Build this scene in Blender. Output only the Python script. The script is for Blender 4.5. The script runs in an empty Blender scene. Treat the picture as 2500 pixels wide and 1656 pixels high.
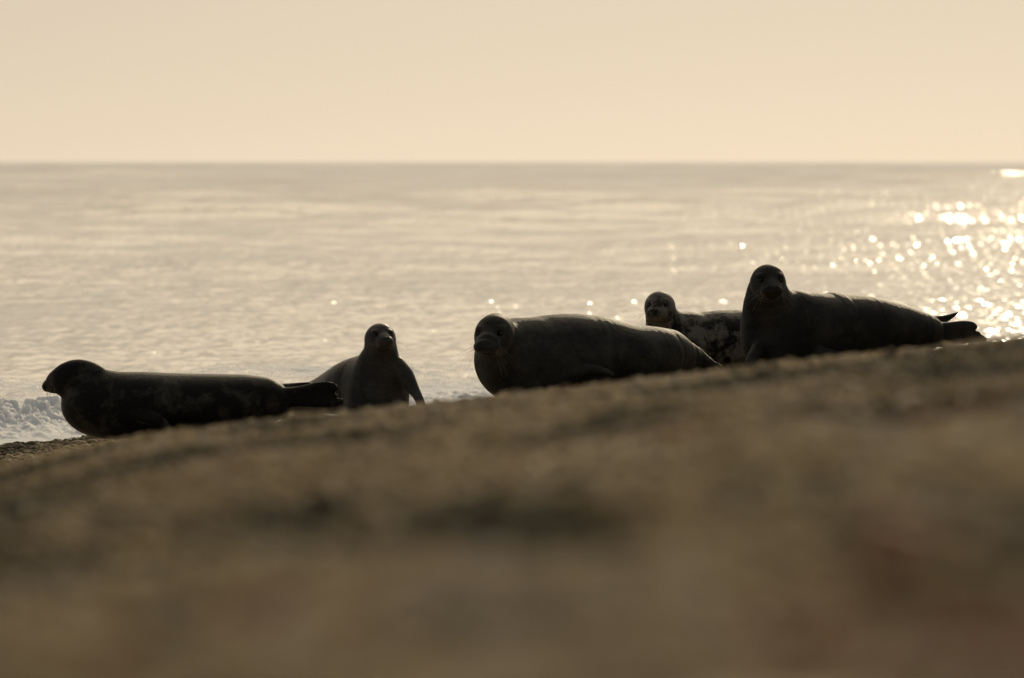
import bpy, math, random
import numpy as np
from mathutils import Vector, Matrix
R = math.radians
S = bpy.context.scene
C = S.collection

# ------------------------------------------------------------------ camera
CAM_H = 1.9                       # eye height above the sea (m); sea level is z = 0
FPX = 16000.0                     # focal length in pixels of a 2500 px wide frame
PITCH = math.atan((828 - 395) / FPX)
cam_d = bpy.data.cameras.new('camera')
cam = bpy.data.objects.new('camera', cam_d); C.objects.link(cam)
cam.location = (0, 0, CAM_H)
cam.rotation_euler = (R(90) - PITCH, 0, 0)
cam_d.sensor_width = 36.0
cam_d.lens = FPX / 2500 * 36.0
cam_d.clip_start = 0.3
cam_d.clip_end = 60000
cam_d.dof.use_dof = True
cam_d.dof.focus_distance = 40.6
cam_d.dof.aperture_fstop = (cam_d.lens / 1000) / 0.050
S.camera = cam

# ------------------------------------------------------------------ sky and sun
SUN_EL, SUN_AZ = R(17.0), R(9.3)      # azimuth: clockwise (right) from straight out to sea
w = bpy.data.worlds.new('World'); S.world = w; w.use_nodes = True
nt = w.node_tree; bg = nt.nodes['Background']
sky = nt.nodes.new('ShaderNodeTexSky'); sky.sky_type = 'NISHITA'; sky.sun_disc = False
sky.sun_elevation = SUN_EL; sky.sun_rotation = SUN_AZ
sky.altitude = 0; sky.air_density = 0.25; sky.dust_density = 0.8; sky.ozone_density = 1.0
warm = nt.nodes.new('ShaderNodeMix'); warm.data_type = 'RGBA'; warm.blend_type = 'MULTIPLY'
warm.inputs[0].default_value = 1.0; warm.inputs[7].default_value = (0.14, 0.130, 0.104, 1)   # warm evening air
sun_vec = Vector((math.sin(SUN_AZ) * math.cos(SUN_EL), math.cos(SUN_AZ) * math.cos(SUN_EL), math.sin(SUN_EL)))
# thin even high cloud, plus an added out-of-frame glow lighting sea and ground
tc = nt.nodes.new('ShaderNodeTexCoord')
dot = nt.nodes.new('ShaderNodeVectorMath'); dot.operation = 'DOT_PRODUCT'; dot.inputs[1].default_value = Vector((math.sin(R(1)) * math.cos(R(30)), math.cos(R(1)) * math.cos(R(30)), math.sin(R(30))))   # centre of the added glow, higher than the sun
nt.links.new(tc.outputs['Generated'], dot.inputs[0])
clampd = nt.nodes.new('ShaderNodeMath'); clampd.operation = 'MAXIMUM'; clampd.inputs[1].default_value = 0.0
nt.links.new(dot.outputs['Value'], clampd.inputs[0])
powd = nt.nodes.new('ShaderNodeMath'); powd.operation = 'POWER'; powd.inputs[1].default_value = 14.0
nt.links.new(clampd.outputs[0], powd.inputs[0])
veil_glow = nt.nodes.new('ShaderNodeMix'); veil_glow.data_type = 'RGBA'
veil_glow.inputs[6].default_value = (7.6, 7.45, 7.2, 1); veil_glow.inputs[7].default_value = (110.0, 90.0, 64.0, 1)
nt.links.new(powd.outputs[0], veil_glow.inputs[0])
addv = nt.nodes.new('ShaderNodeMix'); addv.data_type = 'RGBA'; addv.blend_type = 'ADD'; addv.inputs[0].default_value = 1.0
nt.links.new(sky.outputs[0], warm.inputs[6]); nt.links.new(warm.outputs[2], addv.inputs[6]); nt.links.new(veil_glow.outputs[2], addv.inputs[7])
# haze lying on the sea, thinning within a few degrees of the horizon
sep = nt.nodes.new('ShaderNodeSeparateXYZ'); nt.links.new(tc.outputs['Generated'], sep.inputs[0])
inv = nt.nodes.new('ShaderNodeMath'); inv.operation = 'SUBTRACT'; inv.inputs[0].default_value = 1.0; inv.use_clamp = True
absz = nt.nodes.new('ShaderNodeMath'); absz.operation = 'ABSOLUTE'
nt.links.new(sep.outputs['Z'], absz.inputs[0]); nt.links.new(absz.outputs[0], inv.inputs[1])
hz = nt.nodes.new('ShaderNodeMath'); hz.operation = 'POWER'; hz.inputs[1].default_value = 28.0
nt.links.new(inv.outputs[0], hz.inputs[0])
haze_c = nt.nodes.new('ShaderNodeMix'); haze_c.data_type = 'RGBA'
haze_c.inputs[6].default_value = (0, 0, 0, 1); haze_c.inputs[7].default_value = (12.2, 9.3, 6.2, 1)
nt.links.new(hz.outputs[0], haze_c.inputs[0])
addh = nt.nodes.new('ShaderNodeMix'); addh.data_type = 'RGBA'; addh.blend_type = 'ADD'; addh.inputs[0].default_value = 1.0
nt.links.new(addv.outputs[2], addh.inputs[6]); nt.links.new(haze_c.outputs[2], addh.inputs[7])
nt.links.new(addh.outputs[2], bg.inputs[0])
bg.inputs[1].default_value = 0.07
sun_d = bpy.data.lights.new('sun', 'SUN'); sun_d.energy = 5.0; sun_d.angle = R(0.5)
sun_d.color = (1.0, 0.83, 0.56)
sun = bpy.data.objects.new('sun', sun_d); C.objects.link(sun)
sun_vec = Vector((math.sin(SUN_AZ) * math.cos(SUN_EL), math.cos(SUN_AZ) * math.cos(SUN_EL), math.sin(SUN_EL)))
sun.rotation_euler = sun_vec.to_track_quat('Z', 'Y').to_euler()
sun.location = (10, 60, 30)
S.view_settings.view_transform = 'Standard'
S.view_settings.look = 'None'
S.view_settings.exposure = -1.73
S.view_settings.gamma = 1.0
S.cycles.max_bounces = 6
S.cycles.use_denoising = True
S.cycles.sample_clamp_indirect = 2.0

# ------------------------------------------------------------------ helpers
def P(px, py, d):
    """world point at forward distance d seen at pixel (px, py) of the 2500x1656 frame"""
    u, v = (px - 1250) / FPX, -(py - 828) / FPX
    c, s = math.cos(PITCH), math.sin(PITCH)
    y, z = c + v * s, -s + v * c
    return np.array((u / y * d, d, CAM_H + z / y * d))

def mesh_from(name, verts, faces, smooth=True):
    verts = np.asarray(verts, np.float32); faces = np.asarray(faces, np.int32)
    me = bpy.data.meshes.new(name)
    n, k = faces.shape
    me.vertices.add(len(verts)); me.vertices.foreach_set('co', verts.ravel())
    me.loops.add(n * k); me.loops.foreach_set('vertex_index', faces.ravel())
    me.polygons.add(n)
    me.polygons.foreach_set('loop_start', np.arange(0, n * k, k, dtype=np.int32))
    me.polygons.foreach_set('use_smooth', np.full(n, smooth, bool))
    me.update(calc_edges=True); me.validate()
    return me

def link(name, me, mat, parent=None, loc=(0, 0, 0)):
    o = bpy.data.objects.new(name, me); C.objects.link(o)
    me.materials.append(mat)
    o.location = loc
    if parent: o.parent = parent
    return o

def smoothstep(a, b, x):
    t = np.clip((x - a) / (b - a), 0, 1)
    return t * t * (3 - 2 * t)

def vnoise(x, y, seed=0):
    xi = np.floor(x).astype(np.int64); yi = np.floor(y).astype(np.int64)
    fx = x - xi; fy = y - yi
    fx = fx * fx * fx * (fx * (fx * 6 - 15) + 10); fy = fy * fy * fy * (fy * (fy * 6 - 15) + 10)
    def h(a, b):
        n = (a * 374761393 + b * 668265263 + seed * 974634777) & 0xFFFFFFFF
        n = ((n ^ (n >> 13)) * 1274126177) & 0xFFFFFFFF
        n = ((n ^ (n >> 16)) * 2246822519) & 0xFFFFFFFF
        return ((n ^ (n >> 15)) & 0xFFFF) / 32767.5 - 1.0
    a, b, c, d = h(xi, yi), h(xi + 1, yi), h(xi, yi + 1), h(xi + 1, yi + 1)
    return (a + (b - a) * fx) * (1 - fy) + (c + (d - c) * fx) * fy

def fbm(x, y, octaves, seed=0, gain=0.5):
    s, a = 0, 1.0
    for o in range(octaves):
        s = s + a * vnoise(x * 2 ** o + 17.3 * o, y * 2 ** o - 9.1 * o, seed + o); a *= gain
    return s

def grid_faces(nr, nc):
    i = np.arange(nr * nc, dtype=np.int32).reshape(nr, nc)
    return np.stack([i[:-1, :-1], i[:-1, 1:], i[1:, 1:], i[1:, :-1]], -1).reshape(-1, 4)

def add_attr(me, name, vals):
    a = me.attributes.new(name, 'FLOAT', 'POINT')
    a.data.foreach_set('value', np.asarray(vals, np.float32).ravel())

def new_mat(name):
    m = bpy.data.materials.new(name); m.use_nodes = True
    return m, m.node_tree, m.node_tree.nodes['Principled BSDF']

def node(nt, kind, **kw):
    n = nt.nodes.new(kind)
    for k, v in kw.items(): setattr(n, k, v)
    return n

def ramp(nt, fac, stops):
    r = nt.nodes.new('ShaderNodeValToRGB')
    el = r.color_ramp.elements
    while len(el) < len(stops): el.new(0.5)
    for e, (p, c) in zip(el, stops):
        e.position = p; e.color = (*c, 1) if len(c) == 3 else c
    nt.links.new(fac, r.inputs[0])
    return r.outputs[0]

def mixc(nt, fac, a, b, blend='MIX'):
    m = nt.nodes.new('ShaderNodeMix'); m.data_type = 'RGBA'; m.blend_type = blend
    for sock, v in ((m.inputs[0], fac), (m.inputs[6], a), (m.inputs[7], b)):
        if isinstance(v, (float, int)): sock.default_value = v
        elif isinstance(v, tuple): sock.default_value = (*v, 1) if len(v) == 3 else v
        else: nt.links.new(v, sock)
    return m.outputs[2]

def noise_tex(nt, vec, scale, detail=4, rough=0.55, dist=0.0):
    n = nt.nodes.new('ShaderNodeTexNoise')
    n.inputs['Scale'].default_value = scale; n.inputs['Detail'].default_value = detail
    n.inputs['Roughness'].default_value = rough; n.inputs['Distortion'].default_value = dist
    if vec is not None: nt.links.new(vec, n.inputs['Vector'])
    return n.outputs['Fac']

# ------------------------------------------------------------------ terrain height
G0, DC = 0.20, 18.0               # camera above the shingle; distance of the low berm
M0 = 577 / FPX - G0 / DC
def beach_drop(d):                # camera height minus ground height straight ahead
    a_in = G0 + M0 * d
    a_out = (577 + 15 * smoothstep(DC, DC + 12, d)) / FPX * d
    t = smoothstep(DC - 2.5, DC + 2.5, d)
    a = a_in * (1 - t) + a_out * t
    return np.where(d > 43, a_at43 + (d - 43) * 0.035, a) if beach_drop.ready else a
beach_drop.ready = False
a_at43 = float(beach_drop(np.array(43.0)))
beach_drop.ready = True
SLOPE = 0.112
def shore_d(x):                   # distance of the waterline, running away to the right
    return np.interp(x, [-30, -3.6, -2.6, 0.0, 5.0, 40], [38, 44.3, 46.2, 49.5, 54.0, 80])
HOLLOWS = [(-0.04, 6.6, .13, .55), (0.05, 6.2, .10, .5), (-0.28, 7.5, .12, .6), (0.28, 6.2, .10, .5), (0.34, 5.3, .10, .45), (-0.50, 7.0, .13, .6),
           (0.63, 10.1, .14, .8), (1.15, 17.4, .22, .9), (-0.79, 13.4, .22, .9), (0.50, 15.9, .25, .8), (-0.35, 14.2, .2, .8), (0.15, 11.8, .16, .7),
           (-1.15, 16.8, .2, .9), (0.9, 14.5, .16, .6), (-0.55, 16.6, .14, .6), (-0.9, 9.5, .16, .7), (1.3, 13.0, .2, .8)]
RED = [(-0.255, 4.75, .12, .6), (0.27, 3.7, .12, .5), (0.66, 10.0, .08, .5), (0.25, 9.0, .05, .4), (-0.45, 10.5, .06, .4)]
def beach_dark(x, d):             # hollow mask; the hollows' shade is painted into the stone colour
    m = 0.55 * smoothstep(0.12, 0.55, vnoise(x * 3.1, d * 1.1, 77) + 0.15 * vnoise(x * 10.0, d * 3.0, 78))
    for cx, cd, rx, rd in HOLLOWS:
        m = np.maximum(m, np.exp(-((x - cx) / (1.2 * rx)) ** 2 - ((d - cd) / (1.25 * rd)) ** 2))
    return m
def beach_tone(x, d):             # drifts of darker and paler stones, plus painted shade in the hollows
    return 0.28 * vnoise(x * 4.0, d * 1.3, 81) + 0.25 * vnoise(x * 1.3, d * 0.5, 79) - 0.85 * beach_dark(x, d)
def beach_z(x, d, detail=True):
    z = CAM_H - beach_drop(np.minimum(d, 43.0)) + SLOPE * x
    z = z - 0.047 * np.exp(-((x + 0.081 * d) / (0.0152 * d + 0.01)) ** 2) * smoothstep(10, 15, d) * (1 - smoothstep(34, 39, d))   # shallow gully at the left
    z = z + 0.085 * np.exp(-(((x + 3.3) / 1.0) ** 2 + ((d - 42.6) / 1.7) ** 2))   # swash berm at the left
    z = np.where(x > 12, CAM_H - beach_drop(np.minimum(d, 43.0)) + SLOPE * 12 + 0.02 * (x - 12), z)
    z = np.maximum(z, -0.6)
    ds = shore_d(x)
    f = np.clip((d - 42.5) / np.maximum(ds - 42.5, 0.5), 0, 1)
    z = np.where((d > 42.5) & (z > 0), z * (1 - f), z)
    z = np.where(d > ds, np.minimum(z, np.maximum(-0.04 * (d - ds), -0.8)), z)
    if detail:
        z = z + 0.005 * fbm(x * 1.1, d * 0.7, 3, 5) - 0.026 * beach_dark(x, d) * (1 - 0.6 * smoothstep(9, 15, d)) + 0.028 * fbm(x * 3.0, d * 1.8, 2, 9) * (1 - 0.75 * smoothstep(8, 15, d)) \
              + 0.004 * fbm(x * 7.5, d * 5.5, 3, 21) * (1 - 0.5 * smoothstep(8, 15, d))
    return z

# ------------------------------------------------------------------ materials of the setting
def beach_material():
    m, nt, b = new_mat('shingle ground')
    tc = node(nt, 'ShaderNodeTexCoord').outputs['Object']
    n1 = node(nt, 'ShaderNodeAttribute', attribute_name='tone').outputs['Fac']
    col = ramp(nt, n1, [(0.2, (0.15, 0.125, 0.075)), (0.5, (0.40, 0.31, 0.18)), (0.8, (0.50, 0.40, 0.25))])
    v = node(nt, 'ShaderNodeTexVoronoi'); v.inputs['Scale'].default_value = 38
    nt.links.new(tc, v.inputs['Vector'])
    hs = ramp(nt, v.outputs['Color'], [(0.1, (0.45, 0.42, 0.38)), (0.5, (1, 0.95, 0.9)), (0.9, (1.35, 1.2, 1.05))])
    col = mixc(nt, 1.0, col, hs, 'MULTIPLY')
    nt.links.new(col, b.inputs['Base Color'])
    b.inputs['Roughness'].default_value = 0.75
    bp = node(nt, 'ShaderNodeBump'); bp.inputs['Strength'].default_value = 0.6; bp.inputs['Distance'].default_value = 0.01
    nt.links.new(v.outputs['Distance'], bp.inputs['Height']); bp.invert = True
    nt.links.new(bp.outputs[0], b.inputs['Normal'])
    return m

def pebble_material():
    m, nt, b = new_mat('pebble')
    a = node(nt, 'ShaderNodeAttribute', attribute_name='tone')
    col = ramp(nt, a.outputs['Fac'], [(0.0, (0.09, 0.076, 0.046)), (0.2, (0.17, 0.14, 0.082)), (0.42, (0.47, 0.35, 0.185)),
              (0.6, (0.55, 0.415, 0.225)), (0.78, (0.60, 0.47, 0.29)), (0.92, (0.36, 0.31, 0.25)), (0.97, (0.32, 0.17, 0.10)), (1.0, (0.26, 0.115, 0.07))])
    tc = node(nt, 'ShaderNodeTexCoord').outputs['Object']
    n = noise_tex(nt, tc, 60, 3)
    col = mixc(nt, 0.5, col, ramp(nt, n, [(0.3, (0.6, 0.6, 0.6)), (0.7, (1.2, 1.2, 1.2))]), 'MULTIPLY')
    nt.links.new(col, b.inputs['Base Color'])
    b.inputs['Roughness'].default_value = 0.8
    b.inputs['Specular IOR Level'].default_value = 0.08
    return m

def sea_material():
    m, nt, b = new_mat('sea water')
    ra = node(nt, 'ShaderNodeAttribute', attribute_name='ruffle')   # wavelets too small to model, far out
    nt.links.new(ra.outputs['Fac'], b.inputs['Roughness'])
    a = node(nt, 'ShaderNodeAttribute', attribute_name='foam')
    tc = node(nt, 'ShaderNodeTexCoord').outputs['Object']
    b.inputs['Base Color'].default_value = (0.03, 0.035, 0.03, 1)
    b.inputs['Roughness'].default_value = 0.10
    b.inputs['IOR'].default_value = 2.8
    # wind ripples, crests along the shore
    def ripple(sx, sy, seed):
        mp = node(nt, 'ShaderNodeMapping'); nt.links.new(tc, mp.inputs[0])
        mp.inputs['Scale'].default_value = (sx, sy, 1); mp.inputs['Location'].default_value = (seed, seed, 0); mp.inputs['Rotation'].default_value = (0, 0, 0.12)
        return noise_tex(nt, mp.outputs[0], 1.0, 3, 0.55, 0.3)
    acc = None
    for sx, sy, amp, seed in ((7.0, 3.2, 0.012, 0), (2.6, 1.1, 0.037, 5), (0.9, 0.4, 0.11, 9)):
        mm = node(nt, 'ShaderNodeMath', operation='MULTIPLY_ADD'); mm.inputs[1].default_value = amp
        nt.links.new(ripple(sx, sy, seed), mm.inputs[0])
        if acc is None: mm.inputs[2].default_value = 0.0
        else: nt.links.new(acc, mm.inputs[2])
        acc = mm.outputs[0]
    bp = node(nt, 'ShaderNodeBump'); bp.inputs['Strength'].default_value = 1.0; bp.inputs['Distance'].default_value = 1.0
    nt.links.new(acc, bp.inputs['Height']); nt.links.new(bp.outputs[0], b.inputs['Normal'])
    nz = noise_tex(nt, tc, 9.0, 6, 0.68, 0.8)
    ad = node(nt, 'ShaderNodeMath', operation='ADD'); nt.links.new(a.outputs['Fac'], ad.inputs[0]); nt.links.new(nz, ad.inputs[1])
    fm = ramp(nt, ad.outputs[0], [(0.0, (0, 0, 0)), (0.80, (0, 0, 0)), (0.96, (1, 1, 1))])
    f = node(nt, 'ShaderNodeBsdfPrincipled')
    f.inputs['Base Color'].default_value = (0.84, 0.87, 0.90, 1); f.inputs['Roughness'].default_value = 0.8
    f.inputs['Subsurface Weight'].default_value = 1.0; f.inputs['Subsurface Radius'].default_value = (1, 1, 1); f.inputs['Subsurface Scale'].default_value = 0.09
    mx = node(nt, 'ShaderNodeMixShader')
    nt.links.new(fm, mx.inputs[0]); nt.links.new(b.outputs[0], mx.inputs[1]); nt.links.new(f.outputs[0], mx.inputs[2])
    nt.links.new(mx.outputs[0], nt.nodes['Material Output'].inputs[0])
    return m

# ------------------------------------------------------------------ beach
def spread(lo, hi, n_in, wide, n_out):
    c = np.linspace(lo, hi, n_in)
    g = np.geomspace(1, 1 + (wide - hi), n_out + 1)[1:] - 1
    return np.concatenate([(lo - g)[::-1], c, hi + g])

def make_beach():
    rows = np.concatenate([np.linspace(-8, 1.2, 12), np.geomspace(1.5, 20, 560)[0:], np.linspace(20.1, 47, 300), np.linspace(47.5, 75, 60)])
    cols = spread(-0.105, 0.105, 420, 1.6, 60)
    d = rows[:, None] + 0 * cols[None, :]
    span = np.where(rows < 3, 3.0, rows)[:, None]
    x = cols[None, :] * span
    z = beach_z(x, np.maximum(d, 0.0))
    me = mesh_from('beach', np.stack([x, d, z], -1).reshape(-1, 3), grid_faces(len(rows), len(cols)))
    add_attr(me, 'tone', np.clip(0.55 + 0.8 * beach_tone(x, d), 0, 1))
    o = link('beach', me, beach_material()); o['kind'] = 'structure'
    return o

ICO_V = None
def ico():
    import bmesh
    bm = bmesh.new(); bmesh.ops.create_icosphere(bm, subdivisions=2, radius=1)
    v = np.array([q.co for q in bm.verts]); f = np.array([[q.index for q in p.verts] for p in bm.faces]); bm.free()
    bm = bmesh.new(); bmesh.ops.create_icosphere(bm, subdivisions=1, radius=1)
    v1 = np.array([q.co for q in bm.verts]); f1 = np.array([[q.index for q in p.verts] for p in bm.faces]); bm.free()
    return (v, f), (v1, f1)

def make_pebbles():
    rng = np.random.default_rng(4)
    fine, coarse = ico()
    V, F, T = [], [], []
    base = 0
    def scatter(d0, d1, half, dens, size, shape, xlo=None, xhi=None):
        nonlocal base
        area_n = int(dens * (d1 - d0) * (half * (d0 + d1)))
        d = np.sqrt(rng.uniform(d0 ** 2, d1 ** 2, area_n))
        x = rng.uniform(-half, half, area_n) * d
        if xlo is not None:
            k = (x > xlo) & (x < xhi); d, x = d[k], x[k]
        k = d < shore_d(x) + 0.3
        d, x = d[k], x[k]
        n = len(d)
        z = beach_z(x, d)
        r = size * np.exp(rng.normal(0, 0.38, n))
        ax = np.stack([r * rng.uniform(0.85, 1.35, n), r * rng.uniform(0.7, 1.1, n), r * rng.uniform(0.45, 0.75, n)], -1)
        v, f = shape
        # own lumpy shape for each pebble
        dirs = rng.normal(0, 1, (n, 3, 3))
        lump = 1 + 0.13 * np.sin(np.einsum('nij,vj->nvi', dirs * 1.6, v) + rng.uniform(0, 6, (n, 1, 3))).sum(-1)
        p = v[None] * lump[..., None] * ax[:, None, :]
        yaw = rng.uniform(0, 2 * np.pi, n); c, s = np.cos(yaw)[:, None], np.sin(yaw)[:, None]
        tl = rng.normal(0, 0.25, n)[:, None]
        px, py, pz = p[..., 0], p[..., 1], p[..., 2]
        px, pz = px * np.cos(tl) - pz * np.sin(tl), px * np.sin(tl) + pz * np.cos(tl)
        q = np.stack([px * c - py * s + x[:, None], px * s + py * c + d[:, None], pz + (z + 0.3 * ax[:, 2])[:, None]], -1)
        V.append(q.reshape(-1, 3)); F.append((f[None] + (np.arange(n) * len(v))[:, None, None] + base).reshape(-1, 3))
        base += n * len(v)
        tone = rng.beta(3.4, 2.4, n)
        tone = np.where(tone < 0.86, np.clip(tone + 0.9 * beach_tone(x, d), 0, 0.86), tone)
        red = sum(np.exp(-((x - cx) / rx) ** 2 - ((d - cd) / rd) ** 2) for cx, cd, rx, rd in RED)
        tone = np.where(rng.uniform(0, 1, n) < 0.75 * red, 0.985, tone)
        wet = smoothstep(-5.5, -2.5, d - shore_d(x))          # stones wetted by the surf are dark
        tone = tone * (1 - 0.7 * wet)
        T.append(np.repeat(tone, len(v)))
    scatter(3.0, 9.0, 0.12, 5200, 0.0085, coarse)
    scatter(9.0, 22.0, 0.11, 3200, 0.0065, coarse)
    scatter(22.0, 38.0, 0.10, 160, 0.014, coarse)
    scatter(38.0, 47.0, 0.11, 2600, 0.0125, fine, -4.6, -2.2)
    scatter(38.0, 46.0, 0.11, 300, 0.015, coarse, -2.2, 6)
    me = mesh_from('shingle', np.concatenate(V), np.concatenate(F))
    add_attr(me, 'tone', np.concatenate(T))
    o = link('shingle', me, pebble_material()); o['kind'] = 'stuff'
    o['label'] = 'loose brown and grey pebbles covering the sloping beach'; o['category'] = 'pebbles'
    return o

# ------------------------------------------------------------------ sea
def make_sea():
    rng = np.random.default_rng(13)
    yp = np.linspace(16000 * CAM_H / 43.0, 60, 1300)
    rows = 16000 * CAM_H / yp
    rows = np.concatenate([np.linspace(34, 42.9, 40), rows, np.geomspace(rows[-1] * 1.006, 6000, 380), [8000, 12000, 20000, 55000]])
    cols = spread(-0.095, 0.095, 1300, 1.4, 70)
    d = rows[:, None] + 0 * cols[None, :]
    x = cols[None, :] * d
    dr = np.gradient(rows)[:, None]
    dx = np.gradient(cols)[None, :] * d
    z = np.zeros_like(x)
    warp = [1.1 * vnoise(x * 0.9, d * 0.9, 300), 1.1 * vnoise(x * 0.35 + 7, d * 0.35, 301), 1.1 * vnoise(x * 0.11, d * 0.11 + 3, 302)]
    def add_waves(lam, spread_deg, slope, n):
        out = np.zeros_like(x)
        th = rng.normal(0, 1, n) * R(spread_deg) * np.where(lam > 0.7, 0.42, 1.0); ph = rng.uniform(0, 2 * np.pi, n)
        for i in range(n):
            k = 2 * np.pi / lam[i]; ky, kx = -k * np.cos(th[i]), k * np.sin(th[i])
            lo = np.abs(ky) * dr + np.abs(kx) * dx
            r = np.nonzero(lo.min(1) < 2.6)[0]
            if not len(r): continue
            q = slice(r[0], r[-1] + 1)
            fade = 1 - smoothstep(1.3, 2.6, lo[q])
            wp = warp[0 if lam[i] < 1 else 1 if lam[i] < 5 else 2][q]
            out[q] += fade * (slope[i] / k) * np.sin(kx * x[q] + ky * d[q] + ph[i] + wp)
        return out
    lam = np.geomspace(0.11, 3.0, 130)
    z = add_waves(lam, 62, 0.043 * np.where(lam > 0.32, (0.32 / lam) ** 0.75, 1.0), 130)
    gust = 0.62 + 0.75 * (fbm(x * 0.09, d * 0.03, 3, 31) + 0.25)
    z *= np.clip(gust, 0.35, 1.15) * (0.74 + 0.26 * smoothstep(-1.0, 5.0, x - 0.03 * (d - 60)))   # lee of the shore to the left
    lam = np.geomspace(2.0, 15, 50)     # rougher water offshore
    z += add_waves(lam, 50, 0.030 * np.ones(50), 50) * smoothstep(60, 220, d) * (1 + 0.35 * vnoise(x * 0.02, d * 0.006, 90))
    lam = np.geomspace(22, 80, 24)       # swell rolling in from the open sea
    z += add_waves(lam, 40, 0.014 * np.ones(24), 24) * smoothstep(260, 700, d) * (1 - smoothstep(3500, 6000, d))
    # long swell that grows out to sea
    sw = np.sin(2 * np.pi * d / 26 + 0.05 * x + 1.5 * vnoise(x * 0.02, d * 0.01, 3))
    z += 0.10 * smoothstep(60, 120, d) * sw
    z += (0.12 * smoothstep(250, 600, d)) * (vnoise(x / 26, d / 120, 8) + 0.6 * vnoise(x / 9, d / 60, 12)) * (1 - smoothstep(3000, 6000, d))
    # surf: depth behind the waterline
    ds = shore_d(x)
    t = d - ds
    z *= smoothstep(-0.5, 24, t) * 0.78 + 0.22
    along = fbm(x * 0.55, d * 0.05, 3, 41)
    brk = np.exp(-((t - 3.2 - 0.8 * along) / np.where(t < 3.2 + 0.8 * along, 1.2, 1.9)) ** 2)
    left = smoothstep(-2.0, -3.3, x)
    z += brk * (0.05 + 0.05 * left + 0.05 * along)
    brk2 = np.exp(-((t - 11.0 - 1.5 * fbm(x * 0.3, d * 0.03, 2, 44)) / 1.4) ** 2)
    z += brk2 * (0.05 + 0.05 * fbm(x * 0.8, d * 0.1, 2, 46))
    foam = 0.95 * np.exp(-(np.clip(t, 0, None) / (5.2 + 1.5 * vnoise(x * 0.8, d * 0.2, 58))) ** 2) + (0.34 + 0.10 * left) * np.exp(-np.clip(t, 0, None) / 13) + 0.16 * vnoise(x * 0.9, d * 0.9 + 0.4 * x, 52) * np.exp(-np.clip(t, 0, None) / 14) + (0.20 + 0.15 * left) * brk + (0.16 + 0.22 * vnoise(x * 0.7, d * 0.3, 54)) * brk2 * (1 - smoothstep(0.5, 3.0, x))
    foam += 0.16 * fbm(x * 1.5, d * 0.6, 3, 50) * np.exp(-np.clip(t, 0, None) / 9)
    chop = np.exp(-np.clip(t, 0, None) / 5.0) * smoothstep(-0.5, 0.8, t)
    z += chop * (0.030 * fbm(x * 3.0, d * 2.0, 4, 60, 0.6) + 0.02 * np.abs(fbm(x * 9.0, d * 5.0, 3, 66, 0.6)))
    z += (0.5 + left) * 0.055 * np.exp(-((t - 3.0) / 1.5) ** 2) * np.clip(fbm(x * 8.0, d * 7.0, 4, 70, 0.62), 0, 0.9) ** 1.2   # splashes along the breaking edge
    me = mesh_from('sea', np.stack([x, d, z], -1).reshape(-1, 3), grid_faces(len(rows), len(cols)))
    add_attr(me, 'foam', foam)
    add_attr(me, 'ruffle', 0.175 - 0.085 * smoothstep(350, 1000, d))
    o = link('sea', me, sea_material()); o['kind'] = 'structure'
    return o

make_beach()
make_pebbles()
make_sea()

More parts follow.
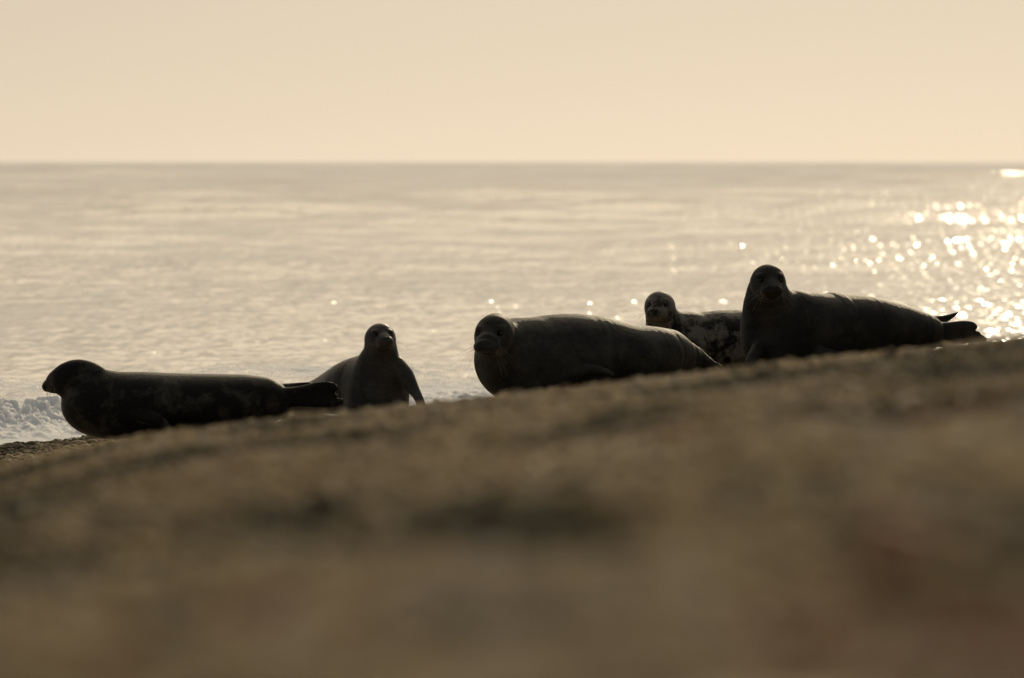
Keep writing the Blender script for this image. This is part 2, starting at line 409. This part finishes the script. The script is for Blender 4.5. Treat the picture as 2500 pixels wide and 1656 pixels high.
# ------------------------------------------------------------------ sculpting the seals: distance field -> one continuous skin
class Field:
    def __init__(self, h=0.007):
        self.h = h; self.prims = []
    def _frame(self, T):
        T = T / np.linalg.norm(T)
        Sd = np.cross(T, (0, 0, 1.0))
        if np.linalg.norm(Sd) < 0.3: Sd = np.cross(T, (0, 1.0, 0))
        Sd /= np.linalg.norm(Sd)
        return T, Sd, np.cross(Sd, T)
    def ell(self, c, axes, rad, k=0.03, cut=False):
        """ellipsoid: rows of axes are its own directions"""
        self.prims.append(('e', np.array(c, float), np.array(axes, float), np.array(rad, float), k, cut))
    def chain(self, pts, wid, hei, k=0.03, n=3, side=None):
        """limb or trunk through pts, elliptical sections of half width wid and half height hei"""
        pts = np.array(pts, float); wid = np.array(wid, float); hei = np.array(hei, float)
        A = np.column_stack([pts, wid, hei])
        E = np.vstack([2 * A[0] - A[1], A, 2 * A[-1] - A[-2]])
        out = []
        for i in range(1, len(E) - 2):
            for t in np.linspace(0, 1, n, endpoint=False):
                p0, p1, p2, p3 = E[i - 1], E[i], E[i + 1], E[i + 2]
                out.append(0.5 * (2 * p1 + (p2 - p0) * t + (2 * p0 - 5 * p1 + 4 * p2 - p3) * t * t + (3 * p1 - p0 - 3 * p2 + p3) * t ** 3))
        out.append(E[-2])
        out = np.array(out); out[:, 3:] = np.maximum(out[:, 3:], 0.003)
        self.prims.append(('c', out, side, None, k, False))
    def bounds(self):
        lo, hi = [], []
        for p in self.prims:
            if p[0] == 'e':
                if p[5]: continue
                r = p[3].max(); lo.append(p[1] - r); hi.append(p[1] + r)
            else:
                r = p[1][:, 3:].max(1)[:, None]; lo.append((p[1][:, :3] - r).min(0)); hi.append((p[1][:, :3] + r).max(0))
        return np.min(lo, 0) - 0.05, np.max(hi, 0) + 0.05
    def build(self, smooth=3):
        h = self.h
        lo, hi = self.bounds()
        n = np.ceil((hi - lo) / h).astype(int) + 1
        F = np.full(n, 1.0, np.float32)
        ax = [lo[i] + h * np.arange(n[i]) for i in range(3)]
        def box(a, b):
            i0 = np.clip(np.floor((a - lo) / h).astype(int), 0, n - 1); i1 = np.clip(np.ceil((b - lo) / h).astype(int) + 1, 1, n)
            sl = tuple(slice(i0[i], i1[i]) for i in range(3))
            g = np.meshgrid(*[ax[i][sl[i]] for i in range(3)], indexing='ij', sparse=True)
            return sl, g
        for p in self.prims:
            k = p[4]; pad = k + 3 * h
            if p[0] == 'e':
                _, c, A, r, k, cut = p
                sl, g = box(c - r.max() - pad, c + r.max() + pad)
                q = 0
                for i in range(3):
                    q = q + ((A[i, 0] * (g[0] - c[0]) + A[i, 1] * (g[1] - c[1]) + A[i, 2] * (g[2] - c[2])) / r[i]) ** 2
                D = ((np.sqrt(q) - 1) * r.min()).astype(np.float32)
                Fv = F[sl]
                if cut:
                    D = -D
                    hh = np.clip(0.5 - 0.5 * (Fv - D) / k, 0, 1)
                    F[sl] = Fv * (1 - hh) + D * hh + k * hh * (1 - hh)
                    continue
            else:
                _, o, side, _, k, _ = p
                r = o[:, 3:].max(1)[:, None]
                blo, bhi = (o[:, :3] - r).min(0) - pad, (o[:, :3] + r).max(0) + pad
                sl, g = box(blo, bhi)
                off = [s.start for s in sl]
                D = np.full(F[sl].shape, 1.0, np.float32)
                for si, (a, b) in enumerate(zip(o[:-1], o[1:])):
                    T, Sd, U = self._frame(b[:3] - a[:3])
                    if side is not None:
                        Sd = np.array(side, float); Sd = Sd - T * (Sd @ T); Sd /= np.linalg.norm(Sd); U = np.cross(Sd, T)
                    L = np.linalg.norm(b[:3] - a[:3]); rr = max(a[3:].max(), b[3:].max()) + pad
                    s2, g2 = box(np.minimum(a[:3], b[:3]) - rr, np.maximum(a[:3], b[:3]) + rr)
                    X, Y, Z = g2[0] - a[0], g2[1] - a[1], g2[2] - a[2]
                    al = T[0] * X + T[1] * Y + T[2] * Z
                    t = np.clip(al / L, 0, 1); rem = al - t * L
                    rem = rem * np.where(rem < 0, 1.0 if si == 0 else 3.0, 1.0 if si == len(o) - 2 else 3.0)
                    wv = a[3] + (b[3] - a[3]) * t; hv = a[4] + (b[4] - a[4]) * t
                    mn = np.minimum(wv, hv)
                    q = ((Sd[0] * X + Sd[1] * Y + Sd[2] * Z) / wv) ** 2 + ((U[0] * X + U[1] * Y + U[2] * Z) / hv) ** 2 + (rem / mn) ** 2
                    dd = (np.sqrt(q) - 1) * mn
                    s3 = tuple(slice(s2[i].start - off[i], s2[i].stop - off[i]) for i in range(3))
                    s3 = tuple(slice(max(0, s.start), s.stop) for s in s3)
                    tgt = D[s3]
                    if tgt.shape != dd.shape: dd = dd[:tgt.shape[0], :tgt.shape[1], :tgt.shape[2]]
                    D[s3] = np.minimum(tgt, dd)
                Fv = F[sl]
            hh = np.clip(0.5 + 0.5 * (Fv - D) / k, 0, 1)
            F[sl] = Fv * (1 - hh) + D * hh - k * hh * (1 - hh)
        return self.nets(F, lo, h, smooth)
    @staticmethod
    def nets(F, lo, h, smooth):
        F = F.copy(); F[0] = F[-1] = 1; F[:, 0] = F[:, -1] = 1; F[:, :, 0] = F[:, :, -1] = 1
        ins = F < 0
        cs = ins[:-1, :-1, :-1].astype(np.int8)
        cnt = np.zeros(cs.shape, np.int8)
        off = [(i, j, k) for i in (0, 1) for j in (0, 1) for k in (0, 1)]
        nx, ny, nz = F.shape
        for i, j, k in off: cnt += ins[i:nx - 1 + i, j:ny - 1 + j, k:nz - 1 + k]
        act = np.argwhere((cnt > 0) & (cnt < 8))
        idx = np.full(cs.shape, -1, np.int32); idx[tuple(act.T)] = np.arange(len(act))
        vals = np.stack([F[act[:, 0] + i, act[:, 1] + j, act[:, 2] + k] for i, j, k in off], 1)
        pos = np.zeros((len(act), 3)); num = np.zeros(len(act))
        for a in range(8):
            for b in range(a + 1, 8):
                oa, ob = np.array(off[a]), np.array(off[b])
                if np.abs(oa - ob).sum() != 1: continue
                m = (vals[:, a] < 0) != (vals[:, b] < 0)
                t = vals[m, a] / (vals[m, a] - vals[m, b])
                pos[m] += oa + t[:, None] * (ob - oa); num[m] += 1
        V = lo + h * (act + pos / num[:, None])
        quads = []
        for axn in range(3):
            o1, o2 = [(1, 2), (2, 0), (0, 1)][axn]
            sa = [slice(None)] * 3; sb = [slice(None)] * 3
            sa[axn] = slice(0, -1); sb[axn] = slice(1, None)
            A, B = ins[tuple(sa)], ins[tuple(sb)]
            e = np.argwhere(A != B)
            flip = A[tuple(e.T)]
            u1 = np.zeros(3, int); u1[o1] = 1; u2 = np.zeros(3, int); u2[o2] = 1
            q = np.stack([idx[tuple((e - u1 - u2).T)], idx[tuple((e - u2).T)], idx[tuple(e.T)], idx[tuple((e - u1).T)]], 1)
            q[~flip] = q[~flip][:, ::-1]
            quads.append(q)
        Q = np.concatenate(quads)
        Q = Q[(Q >= 0).all(1)]
        E = np.concatenate([Q[:, [0, 1]], Q[:, [1, 2]], Q[:, [2, 3]], Q[:, [3, 0]]])
        deg = np.bincount(E.ravel(), minlength=len(V)).astype(float)
        for it in range(smooth * 2):
            lam = 0.55 if it % 2 == 0 else -0.50
            acc = np.stack([np.bincount(E[:, 0], V[E[:, 1], c], len(V)) + np.bincount(E[:, 1], V[E[:, 0], c], len(V)) for c in range(3)], 1)
            V = V + lam * (acc / deg[:, None] - V)
        return V, Q

class Seal:
    """builder for one seal: sections are given as seen in the picture, each with its own distance and thickness"""
    def __init__(self, label, base, mat):
        self.f = Field(); self.mat = mat; self.kids = []
        self.root = bpy.data.objects.new('grey_seal', None); C.objects.link(self.root)
        self.base = np.array(base, float); self.root.location = base
        self.root['label'] = label; self.root['category'] = 'seal'; self.root['group'] = 'grey seals hauled out on the shingle'
        self.root.empty_display_size = 0.2
    def trunk(self, secs, k=0.04, n=3):
        """(px, top, bottom, distance, half thickness)"""
        pts = [P(s[0], (s[1] + s[2]) / 2, s[3]) for s in secs]
        self.f.chain(pts, [s[4] for s in secs], [(s[2] - s[1]) / 2 / FPX * s[3] for s in secs], k, n)
    def limb(self, secs, k=0.03, n=3, side=None):
        """(px, py, distance, half width in the picture plane in px, half thickness m); flat side towards the viewer"""
        pts = [P(s[0], s[1], s[2]) for s in secs]
        self.f.chain(pts, [s[4] for s in secs], [s[3] / FPX * s[2] for s in secs], k, n, side=(0, 1, 0) if side is None else side)
    def blob(self, px, py, d, rx, ry, depth, k=0.05, tilt=0):
        c, s = math.cos(R(tilt)), math.sin(R(tilt))
        self.f.ell(P(px, py, d), [(c, 0, s), (0, 1, 0), (-s, 0, c)], (rx / FPX * d, depth, ry / FPX * d), k)
    def head(self, px, py, d, s, yaw, pitch, roll=0, muzzle=1.0, drop=0.0, mlen=1.0, whisk=8, seed=0):
        c = P(px, py, d)
        y, p = R(yaw), R(pitch)
        Fw = np.array((-math.sin(y) * math.cos(p), -math.cos(y) * math.cos(p), math.sin(p)))
        Rt = np.cross(Fw, (0, 0, 1.0)); Rt /= np.linalg.norm(Rt)
        Up = np.cross(Rt, Fw)
        r = R(roll); Rt, Up = Rt * math.cos(r) + Up * math.sin(r), Up * math.cos(r) - Rt * math.sin(r)
        A = np.array([Rt, Fw, Up])
        L = lambda a, b, e: c + s * (a * Rt + b * Fw + e * Up)
        f = self.f; k = 0.3 * s
        f.ell(L(0, 0, 0), A, (1.0 * s, 1.1 * s, 1.0 * s), k)
        f.ell(L(0, 0.35, -0.45), A, (0.86 * s, 0.95 * s, 0.72 * s), k)
        m = muzzle
        f.chain([L(0, 0.5, -0.12 - drop * .3), L(0, 1.0 * mlen, -0.28 - drop * .6), L(0, 1.45 * mlen, -0.42 - drop), L(0, 1.72 * mlen, -0.46 - drop)],
                [0.66 * s * m, 0.58 * s * m, 0.52 * s * m, 0.42 * s * m], [0.55 * s * m, 0.50 * s * m, 0.44 * s * m, 0.32 * s * m], 0.34 * s, 3, side=Rt)
        for sg in (-1, 1):
            f.ell(L(sg * 0.31 * m, 1.46 * mlen, -0.56 - drop), A, (0.31 * s * m, 0.42 * s, 0.27 * s * m), 0.16 * s)   # whisker pads
            f.ell(L(sg * 0.50, 0.72, 0.36), A, (0.24 * s, 0.26 * s, 0.13 * s), 0.16 * s)                             # brows
            f.ell(L(sg * 0.56, 1.02, 0.10), A, (0.17 * s, 0.22 * s, 0.15 * s), 0.10 * s, cut=True)                   # eye sockets
            f.ell(L(sg * 0.10 * m, 1.97 * mlen, -0.36 - drop), A, (0.035 * s, 0.16 * s, 0.10 * s), 0.05 * s, cut=True)   # nostrils
        f.ell(L(0, 1.12 * mlen, -0.84 - drop), A, (0.42 * s * m, 0.48 * s, 0.24 * s), 0.12 * s)                      # chin
        rng = random.Random(seed)
        for sg in (-1, 1):
            self.kids.append(('eye', L(sg * 0.55, 0.80, 0.10), 0.155 * s, A))
            for i in range(whisk):
                a0 = L(sg * (0.36 + 0.03 * (i % 3)) * m, (1.42 + 0.12 * (i // 3 % 3)) * mlen, -0.50 - drop - 0.06 * (i % 3))
                an = R(-5 + 75 * (i + rng.uniform(-.6, .6)) / whisk); out = math.cos(an); dn = math.sin(an); ln = s * rng.uniform(0.7, 1.35)
                self.kids.append(('whisker', a0, sg * out * Rt + 0.25 * Fw - dn * Up, ln, -Up))
        self.kids.append(('nose', L(0, 1.86 * mlen, -0.34 - drop), (0.22 * s * m, 0.14 * s, 0.13 * s), A))
    def finish(self, smooth=8):
        V, Q = self.f.build(smooth)
        me = mesh_from('body', V - self.base, Q)
        body = link('body', me, self.mat, self.root)
        import bmesh
        for kd in self.kids:
            if kd[0] in ('eye', 'nose'):
                rad = kd[2] if not isinstance(kd[2], float) else (kd[2],) * 3
                bm = bmesh.new(); bmesh.ops.create_uvsphere(bm, u_segments=16, v_segments=10, radius=1)
                v = np.array([q.co for q in bm.verts]); 
                p = (v * np.array(rad)) @ kd[3] + kd[1] - self.base
                if kd[0] == 'nose':   # broad on top, narrowing to the lip
                    loc = v.copy(); loc[:, 0] *= 1 - 0.35 * np.clip(-loc[:, 2], 0, 1)
                    p = (loc * np.array(rad)) @ kd[3] + kd[1] - self.base
                for q, w_ in zip(bm.verts, p): q.co = w_
                for fc in bm.faces: fc.smooth = True
                m2 = bpy.data.meshes.new(kd[0]); bm.to_mesh(m2); bm.free()
                link(kd[0], m2, MAT_EYE if kd[0] == 'eye' else MAT_NOSE, self.root)
            else:
                _, a0, dr, ln, dn = kd
                dr = dr / np.linalg.norm(dr)
                pts = [a0 + dr * ln * t + dn * ln * 0.35 * t * t for t in np.linspace(0, 1, 7)]
                link('whisker', tube(pts, [0.0009 * (1 - 0.75 * t) for t in np.linspace(0, 1, 7)], self.base), MAT_WHISKER, self.root)
        return self.root

def tube(pts, rad, base):
    V, F = [], []
    pts = np.array(pts); n = 5
    for i, p in enumerate(pts):
        T = pts[min(i + 1, len(pts) - 1)] - pts[max(i - 1, 0)]; T /= np.linalg.norm(T)
        a = np.cross(T, (0, 0, 1)); 
        if np.linalg.norm(a) < 0.1: a = np.cross(T, (1, 0, 0))
        a /= np.linalg.norm(a); b = np.cross(T, a)
        for j in range(n):
            w_ = 2 * math.pi * j / n
            V.append(p + rad[i] * (math.cos(w_) * a + math.sin(w_) * b) - base)
    for i in range(len(pts) - 1):
        for j in range(n):
            F.append((i * n + j, i * n + (j + 1) % n, (i + 1) * n + (j + 1) % n, (i + 1) * n + j))
    return mesh_from('whisker', V, F)

def fur(name, dark, light, scale, lo, hi, rough=0.6, sheen=0.28, seed=0.0, stretch=(1, 1, 1)):
    m, nt, b = new_mat(name)
    tc = node(nt, 'ShaderNodeTexCoord').outputs['Object']
    mp = node(nt, 'ShaderNodeMapping'); nt.links.new(tc, mp.inputs[0])
    mp.inputs['Location'].default_value = (seed, seed * 0.7, 0); mp.inputs['Scale'].default_value = stretch
    v = mp.outputs[0]
    big = noise_tex(nt, v, scale, 6, 0.68, 0.15)
    col = ramp(nt, big, [(lo, dark), (hi, light)])
    fine = noise_tex(nt, v, 90, 3, 0.6)
    col = mixc(nt, 0.6, col, ramp(nt, fine, [(0.3, (0.6, 0.6, 0.6)), (0.7, (1.3, 1.3, 1.3))]), 'MULTIPLY')
    nt.links.new(col, b.inputs['Base Color'])
    b.inputs['Roughness'].default_value = rough
    b.inputs['Specular IOR Level'].default_value = 0.12
    b.inputs['Sheen Weight'].default_value = sheen
    b.inputs['Sheen Roughness'].default_value = 0.35
    b.inputs['Sheen Tint'].default_value = (1, 0.93, 0.78, 1)
    hair = noise_tex(nt, v, 220, 2, 0.6)
    wr = noise_tex(nt, v, 22, 3, 0.6)
    add = node(nt, 'ShaderNodeMath', operation='MULTIPLY_ADD'); add.inputs[1].default_value = 2.5
    nt.links.new(wr, add.inputs[0]); nt.links.new(hair, add.inputs[2])
    bp = node(nt, 'ShaderNodeBump'); bp.inputs['Strength'].default_value = 0.4; bp.inputs['Distance'].default_value = 0.004
    nt.links.new(add.outputs[0], bp.inputs['Height']); nt.links.new(bp.outputs[0], b.inputs['Normal'])
    return m

def plain(name, col, rough, spec=0.5):
    m, nt, b = new_mat(name)
    n = noise_tex(nt, node(nt, 'ShaderNodeTexCoord').outputs['Object'], 40, 2)
    c = mixc(nt, n, col, tuple(q * 1.4 for q in col))
    nt.links.new(c, b.inputs['Base Color'])
    b.inputs['Roughness'].default_value = rough; b.inputs['Specular IOR Level'].default_value = spec
    return m
MAT_EYE = plain('seal eye', (0.006, 0.005, 0.004), 0.25)
MAT_NOSE = plain('seal nose', (0.010, 0.009, 0.008), 0.35)
MAT_WHISKER = plain('whisker', (0.24, 0.21, 0.15), 0.5)

# ---- seal lying in profile at the left, head to the left
s = Seal('dark seal lying in profile, nose pointing left toward the breaking surf', P(430, 1066, 40.0),
         fur('dark slate fur', (0.010, 0.010, 0.009), (0.075, 0.071, 0.062), 6, 0.50, 0.68, seed=2.0))
s.trunk([(113, 930, 957.5, 40.02, .037), (123, 919.5, 962, 40.02, .052), (139, 902, 967, 40.02, .067), (163, 884, 976, 40.0, .085),
         (190, 876.5, 985, 40.0, .10), (215, 883.5, 1000, 40.0, .12), (236, 899, 1020, 40.0, .15), (262, 908, 1050, 40, .19)], k=.02, n=5)
s.blob(250, 988, 40.0, 101, 80, .20, k=.02)
s.trunk([(240, 908, 1060, 40.0, .18), (262, 905.5, 1070, 40.0, .21), (300, 908, 1072, 40.0, .23), (350, 908, 1072, 40.0, .25), (420, 911, 1068, 40.0, .26),
         (490, 912.5, 1064, 40.0, .25), (553, 913.5, 1056, 40.0, .24), (604, 915, 1048, 40.0, .21), (638, 919, 1038, 40.0, .18),
         (668, 927, 1030, 40.0, .145), (690, 938, 1014, 40.0, .11), (700, 948, 1000, 40.0, .08)], k=.02, n=5)
s.limb([(690, 952, 40.06, 16, .05), (715, 943, 40.06, 8, .03), (740, 938.5, 40.06, 5, .018), (759, 937, 40.06, 3.5, .012)], k=.012)
for q in ([(690, 968, 39.97, 22, .05), (730, 957, 39.97, 14, .035), (775, 945, 39.97, 12, .022), (806, 944, 39.96, 12, .017), (822, 949, 39.95, 7, .012)],
          [(690, 972, 39.97, 22, .05), (735, 965, 39.97, 12, .03), (780, 958, 39.97, 8, .018), (815, 957, 39.96, 4.5, .012)],
          [(690, 975, 39.97, 22, .05), (735, 972, 39.97, 12, .03), (780, 969, 39.97, 8, .018), (820, 967, 39.96, 5, .012)],
          [(690, 978, 39.97, 20, .05), (735, 980, 39.97, 14, .03), (780, 983, 39.97, 13, .02), (818, 983, 39.95, 12, .017), (834, 979, 39.94, 7, .012)]):
    s.limb(q, k=.004)
s.limb([(330, 1012, 39.80, 16, .05), (370, 1024, 39.74, 15, .035), (396, 1034, 39.72, 14, .022), (408, 1048, 39.72, 10, .015)], k=.012)
A0 = np.eye(3)
s.f.ell(P(114.5, 942, 40.02), A0, (.020, .036, .031), .008)
s.kids.append(('eye', P(163, 909, 39.936), 0.010, A0))
s.kids.append(('nose', P(110.5, 936, 40.02), (.006, .018, .015), A0))
rng = random.Random(5)
for i in range(9):
    px = 113 + i * 2.8
    s.kids.append(('whisker', P(px, 947 + rng.uniform(-3, 3), 39.97), np.array((rng.uniform(-.35, .15), -0.5, -1.0)), rng.uniform(.05, .10), np.array((0.2, 0, -.3))))
s.finish()

# ---- seal facing the viewer, propped up on its fore flipper
s = Seal('upright seal facing the camera, propped on one spread fore flipper', P(925, 1000, 42.4),
         fur('sleek grey fur', (0.030, 0.030, 0.030), (0.085, 0.082, 0.075), 4, 0.38, 0.66, rough=.5, sheen=.16, seed=5.0))
s.head(929, 824, 42.1, 33.5 / FPX * 42.1, -13, 6, muzzle=.98, drop=-.12, mlen=1.05, whisk=8, seed=2)
s.limb([(928, 832, 42.15, 38, .10), (929, 860, 42.2, 43, .12), (926, 890, 42.25, 58, .16), (924, 925, 42.3, 74, .21), (921, 965, 42.35, 79, .25), (919, 1005, 42.4, 76, .25)], k=.04)
s.trunk([(908, 862, 1015, 42.45, .22), (880, 872, 1015, 42.6, .24), (850, 890, 1014, 42.9, .22), (818, 911, 1012, 43.2, .20), (785, 927, 1010, 43.5, .17), (745, 945, 1024, 43.9, .15), (705, 962, 1030, 44.2, .12), (665, 985, 1032, 44.4, .07)], k=.05)
s.limb([(972, 895, 42.2, 22, .09), (988, 918, 42.15, 23, .07), (1002, 940, 42.1, 18, .045), (1015, 960, 42.05, 13, .03), (1024, 977, 42.0, 11.5, .022), (1030, 996, 41.95, 11, .018)], k=.025)
s.finish()

# ---- big bull seal in the middle
s = Seal('largest seal, thick wrinkled neck, in the middle with head turned to the camera', P(1430, 960, 40.9),
         fur('bull fur', (0.022, 0.022, 0.021), (0.074, 0.073, 0.067), 6, 0.38, 0.70, sheen=.12, seed=9.0))
s.head(1206, 815, 40.35, 46.5 / FPX * 40.4, 14, -4, muzzle=1.12, drop=-.02, mlen=1.1, whisk=9, seed=4)
s.limb([(1212, 812, 40.45, 47, .12), (1222, 835, 40.5, 58, .15), (1245, 865, 40.6, 78, .20), (1275, 885, 40.7, 96, .25)], k=.05)
s.blob(1275, 880, 40.7, 109, 97, .27)
s.trunk([(1259, 780, 978, 40.7, .26), (1285, 778.5, 980, 40.72, .29), (1312, 775, 980, 40.75, .31), (1343, 769.5, 978, 40.8, .33), (1371, 767, 974, 40.82, .33), (1399, 766, 970, 40.85, .34), (1427, 767.5, 966, 40.88, .34),
         (1455, 771.5, 962, 40.9, .33), (1496, 780.5, 956, 40.95, .32), (1538, 790, 950, 41.0, .30), (1580, 795.5, 944, 41.05, .28), (1608, 799, 938, 41.1, .26),
         (1630, 805.5, 934, 41.12, .23), (1655, 819, 928, 41.15, .18), (1668, 832, 920, 41.17, .14)], k=.05)
s.blob(1640, 872, 41.15, 43, 63, .19, k=.03)
for i, (oy, tx, ty, w0) in enumerate([(852, 1760, 899, 9), (866, 1752, 905, 9), (880, 1745, 910, 9), (848, 1738, 884, 6)]):
    s.limb([(1668, oy + 8, 41.2 + .03 * i, 20, .06), (1692, oy + 5 + i * 2, 41.2 + .03 * i, 15, .04), (1709, oy + 15 + i * 2, 41.18 + .03 * i, 13, .032), (0.62 * 1709 + 0.38 * tx, 0.62 * (oy + 15) + 0.38 * ty + 3, 41.12 + .03 * i, 10, .026), (tx, ty, 41.08 + .03 * i, 4.5, .014)], k=.005)
s.limb([(1395, 912, 40.56, 16, .05), (1425, 903, 40.52, 13, .035), (1455, 901, 40.50, 10, .025), (1480, 907, 40.49, 7, .018), (1497, 915, 40.48, 4, .012)], k=.01)
s.finish()

# ---- spotted seal behind
s = Seal('pale seal with black blotches, partly hidden between the two large seals', P(1750, 915, 42.6),
         fur('blotched fur', (0.012, 0.011, 0.010), (0.165, 0.155, 0.133), 10, 0.44, 0.56, sheen=.1, seed=3.0))
s.head(1610, 748, 42.3, 35.5 / FPX * 42.3, 9, 0, muzzle=1.1, drop=-.08, mlen=.95, whisk=8, seed=7)
s.limb([(1612, 752, 42.36, 36, .10), (1618, 780, 42.4, 43, .13), (1636, 815, 42.45, 62, .18), (1660, 850, 42.5, 84, .22)], k=.05)
s.trunk([(1645, 765, 925, 42.5, .20), (1670, 760, 925, 42.55, .23), (1704, 763.5, 925, 42.6, .25), (1731, 761, 922, 42.63, .26), (1757, 758, 920, 42.65, .27), (1784, 757, 916, 42.68, .27), (1808, 757, 912, 42.7, .26),
         (1850, 765, 905, 42.75, .24), (1900, 782, 898, 42.8, .19), (1945, 808, 890, 42.85, .13), (1985, 838, 884, 42.9, .06)], k=.05)
s.limb([(1700, 880, 42.35, 16, .05), (1720, 890, 42.3, 14, .03), (1745, 905, 42.25, 10, .02)], k=.012)
s.finish()

# ---- seal with raised head at the right
s = Seal('dark seal at far right with head raised high and hind flippers spread', P(2050, 888, 41.1),
         fur('dark brown fur', (0.019, 0.019, 0.018), (0.050, 0.049, 0.045), 5, 0.42, 0.68, sheen=.1, seed=7.0))
s.head(1875, 688, 40.75, 42.5 / FPX * 40.75, -7, 0, muzzle=1.02, drop=-.05, mlen=1.0, whisk=8, seed=9)
s.limb([(1875, 695, 40.85, 45, .11), (1874, 712, 40.88, 52, .14), (1876, 735, 40.9, 62, .17), (1882, 765, 40.95, 72, .20), (1886, 800, 41.0, 79, .23), (1890, 840, 41.0, 80, .25), (1896, 875, 41.0, 72, .24)], k=.045)
s.trunk([(1905, 716, 895, 41.0, .22), (1935, 709, 895, 41.05, .27), (1957, 711.5, 894, 41.08, .29), (1985, 714.5, 892, 41.1, .30), (2028, 717, 888, 41.15, .31), (2072, 719, 884, 41.2, .31), (2115, 723, 880, 41.23, .30), (2158, 731.5, 876, 41.28, .28),
         (2201, 743.5, 870, 41.32, .25), (2244, 760, 862, 41.36, .20), (2275, 775, 854, 41.4, .155), (2300, 792, 848, 41.4, .11)], k=.035)
s.limb([(2268, 790, 41.5, 18, .05), (2295, 783, 41.52, 12, .03), (2315, 776, 41.53, 8, .02), (2330, 768.5, 41.54, 4.5, .014), (2340, 763, 41.54, 2, .01)], k=.01)
for q in ([(2285, 812, 41.36, 26, .07), (2320, 803, 41.34, 17, .045), (2350, 797, 41.32, 14, .03), (2372, 796, 41.3, 11, .022), (2381, 799, 41.3, 7, .015)],
          [(2285, 822, 41.36, 24, .07), (2330, 816, 41.34, 15, .04), (2365, 814, 41.32, 10, .025), (2388, 815, 41.3, 6, .016)],
          [(2285, 828, 41.36, 20, .07), (2330, 828, 41.34, 15, .04), (2370, 826, 41.32, 12, .025), (2392, 826, 41.3, 10, .018), (2404, 830, 41.3, 7, .014)]):
    s.limb(q, k=.01)
s.limb([(1852, 850, 40.8, 16, .06), (1838, 872, 40.7, 14, .04), (1830, 893, 40.65, 12, .025)], k=.02)
s.limb([(2000, 862, 40.82, 16, .05), (2040, 868, 40.78, 12, .03), (2085, 878, 40.78, 8, .018)], k=.012)
s.finish()
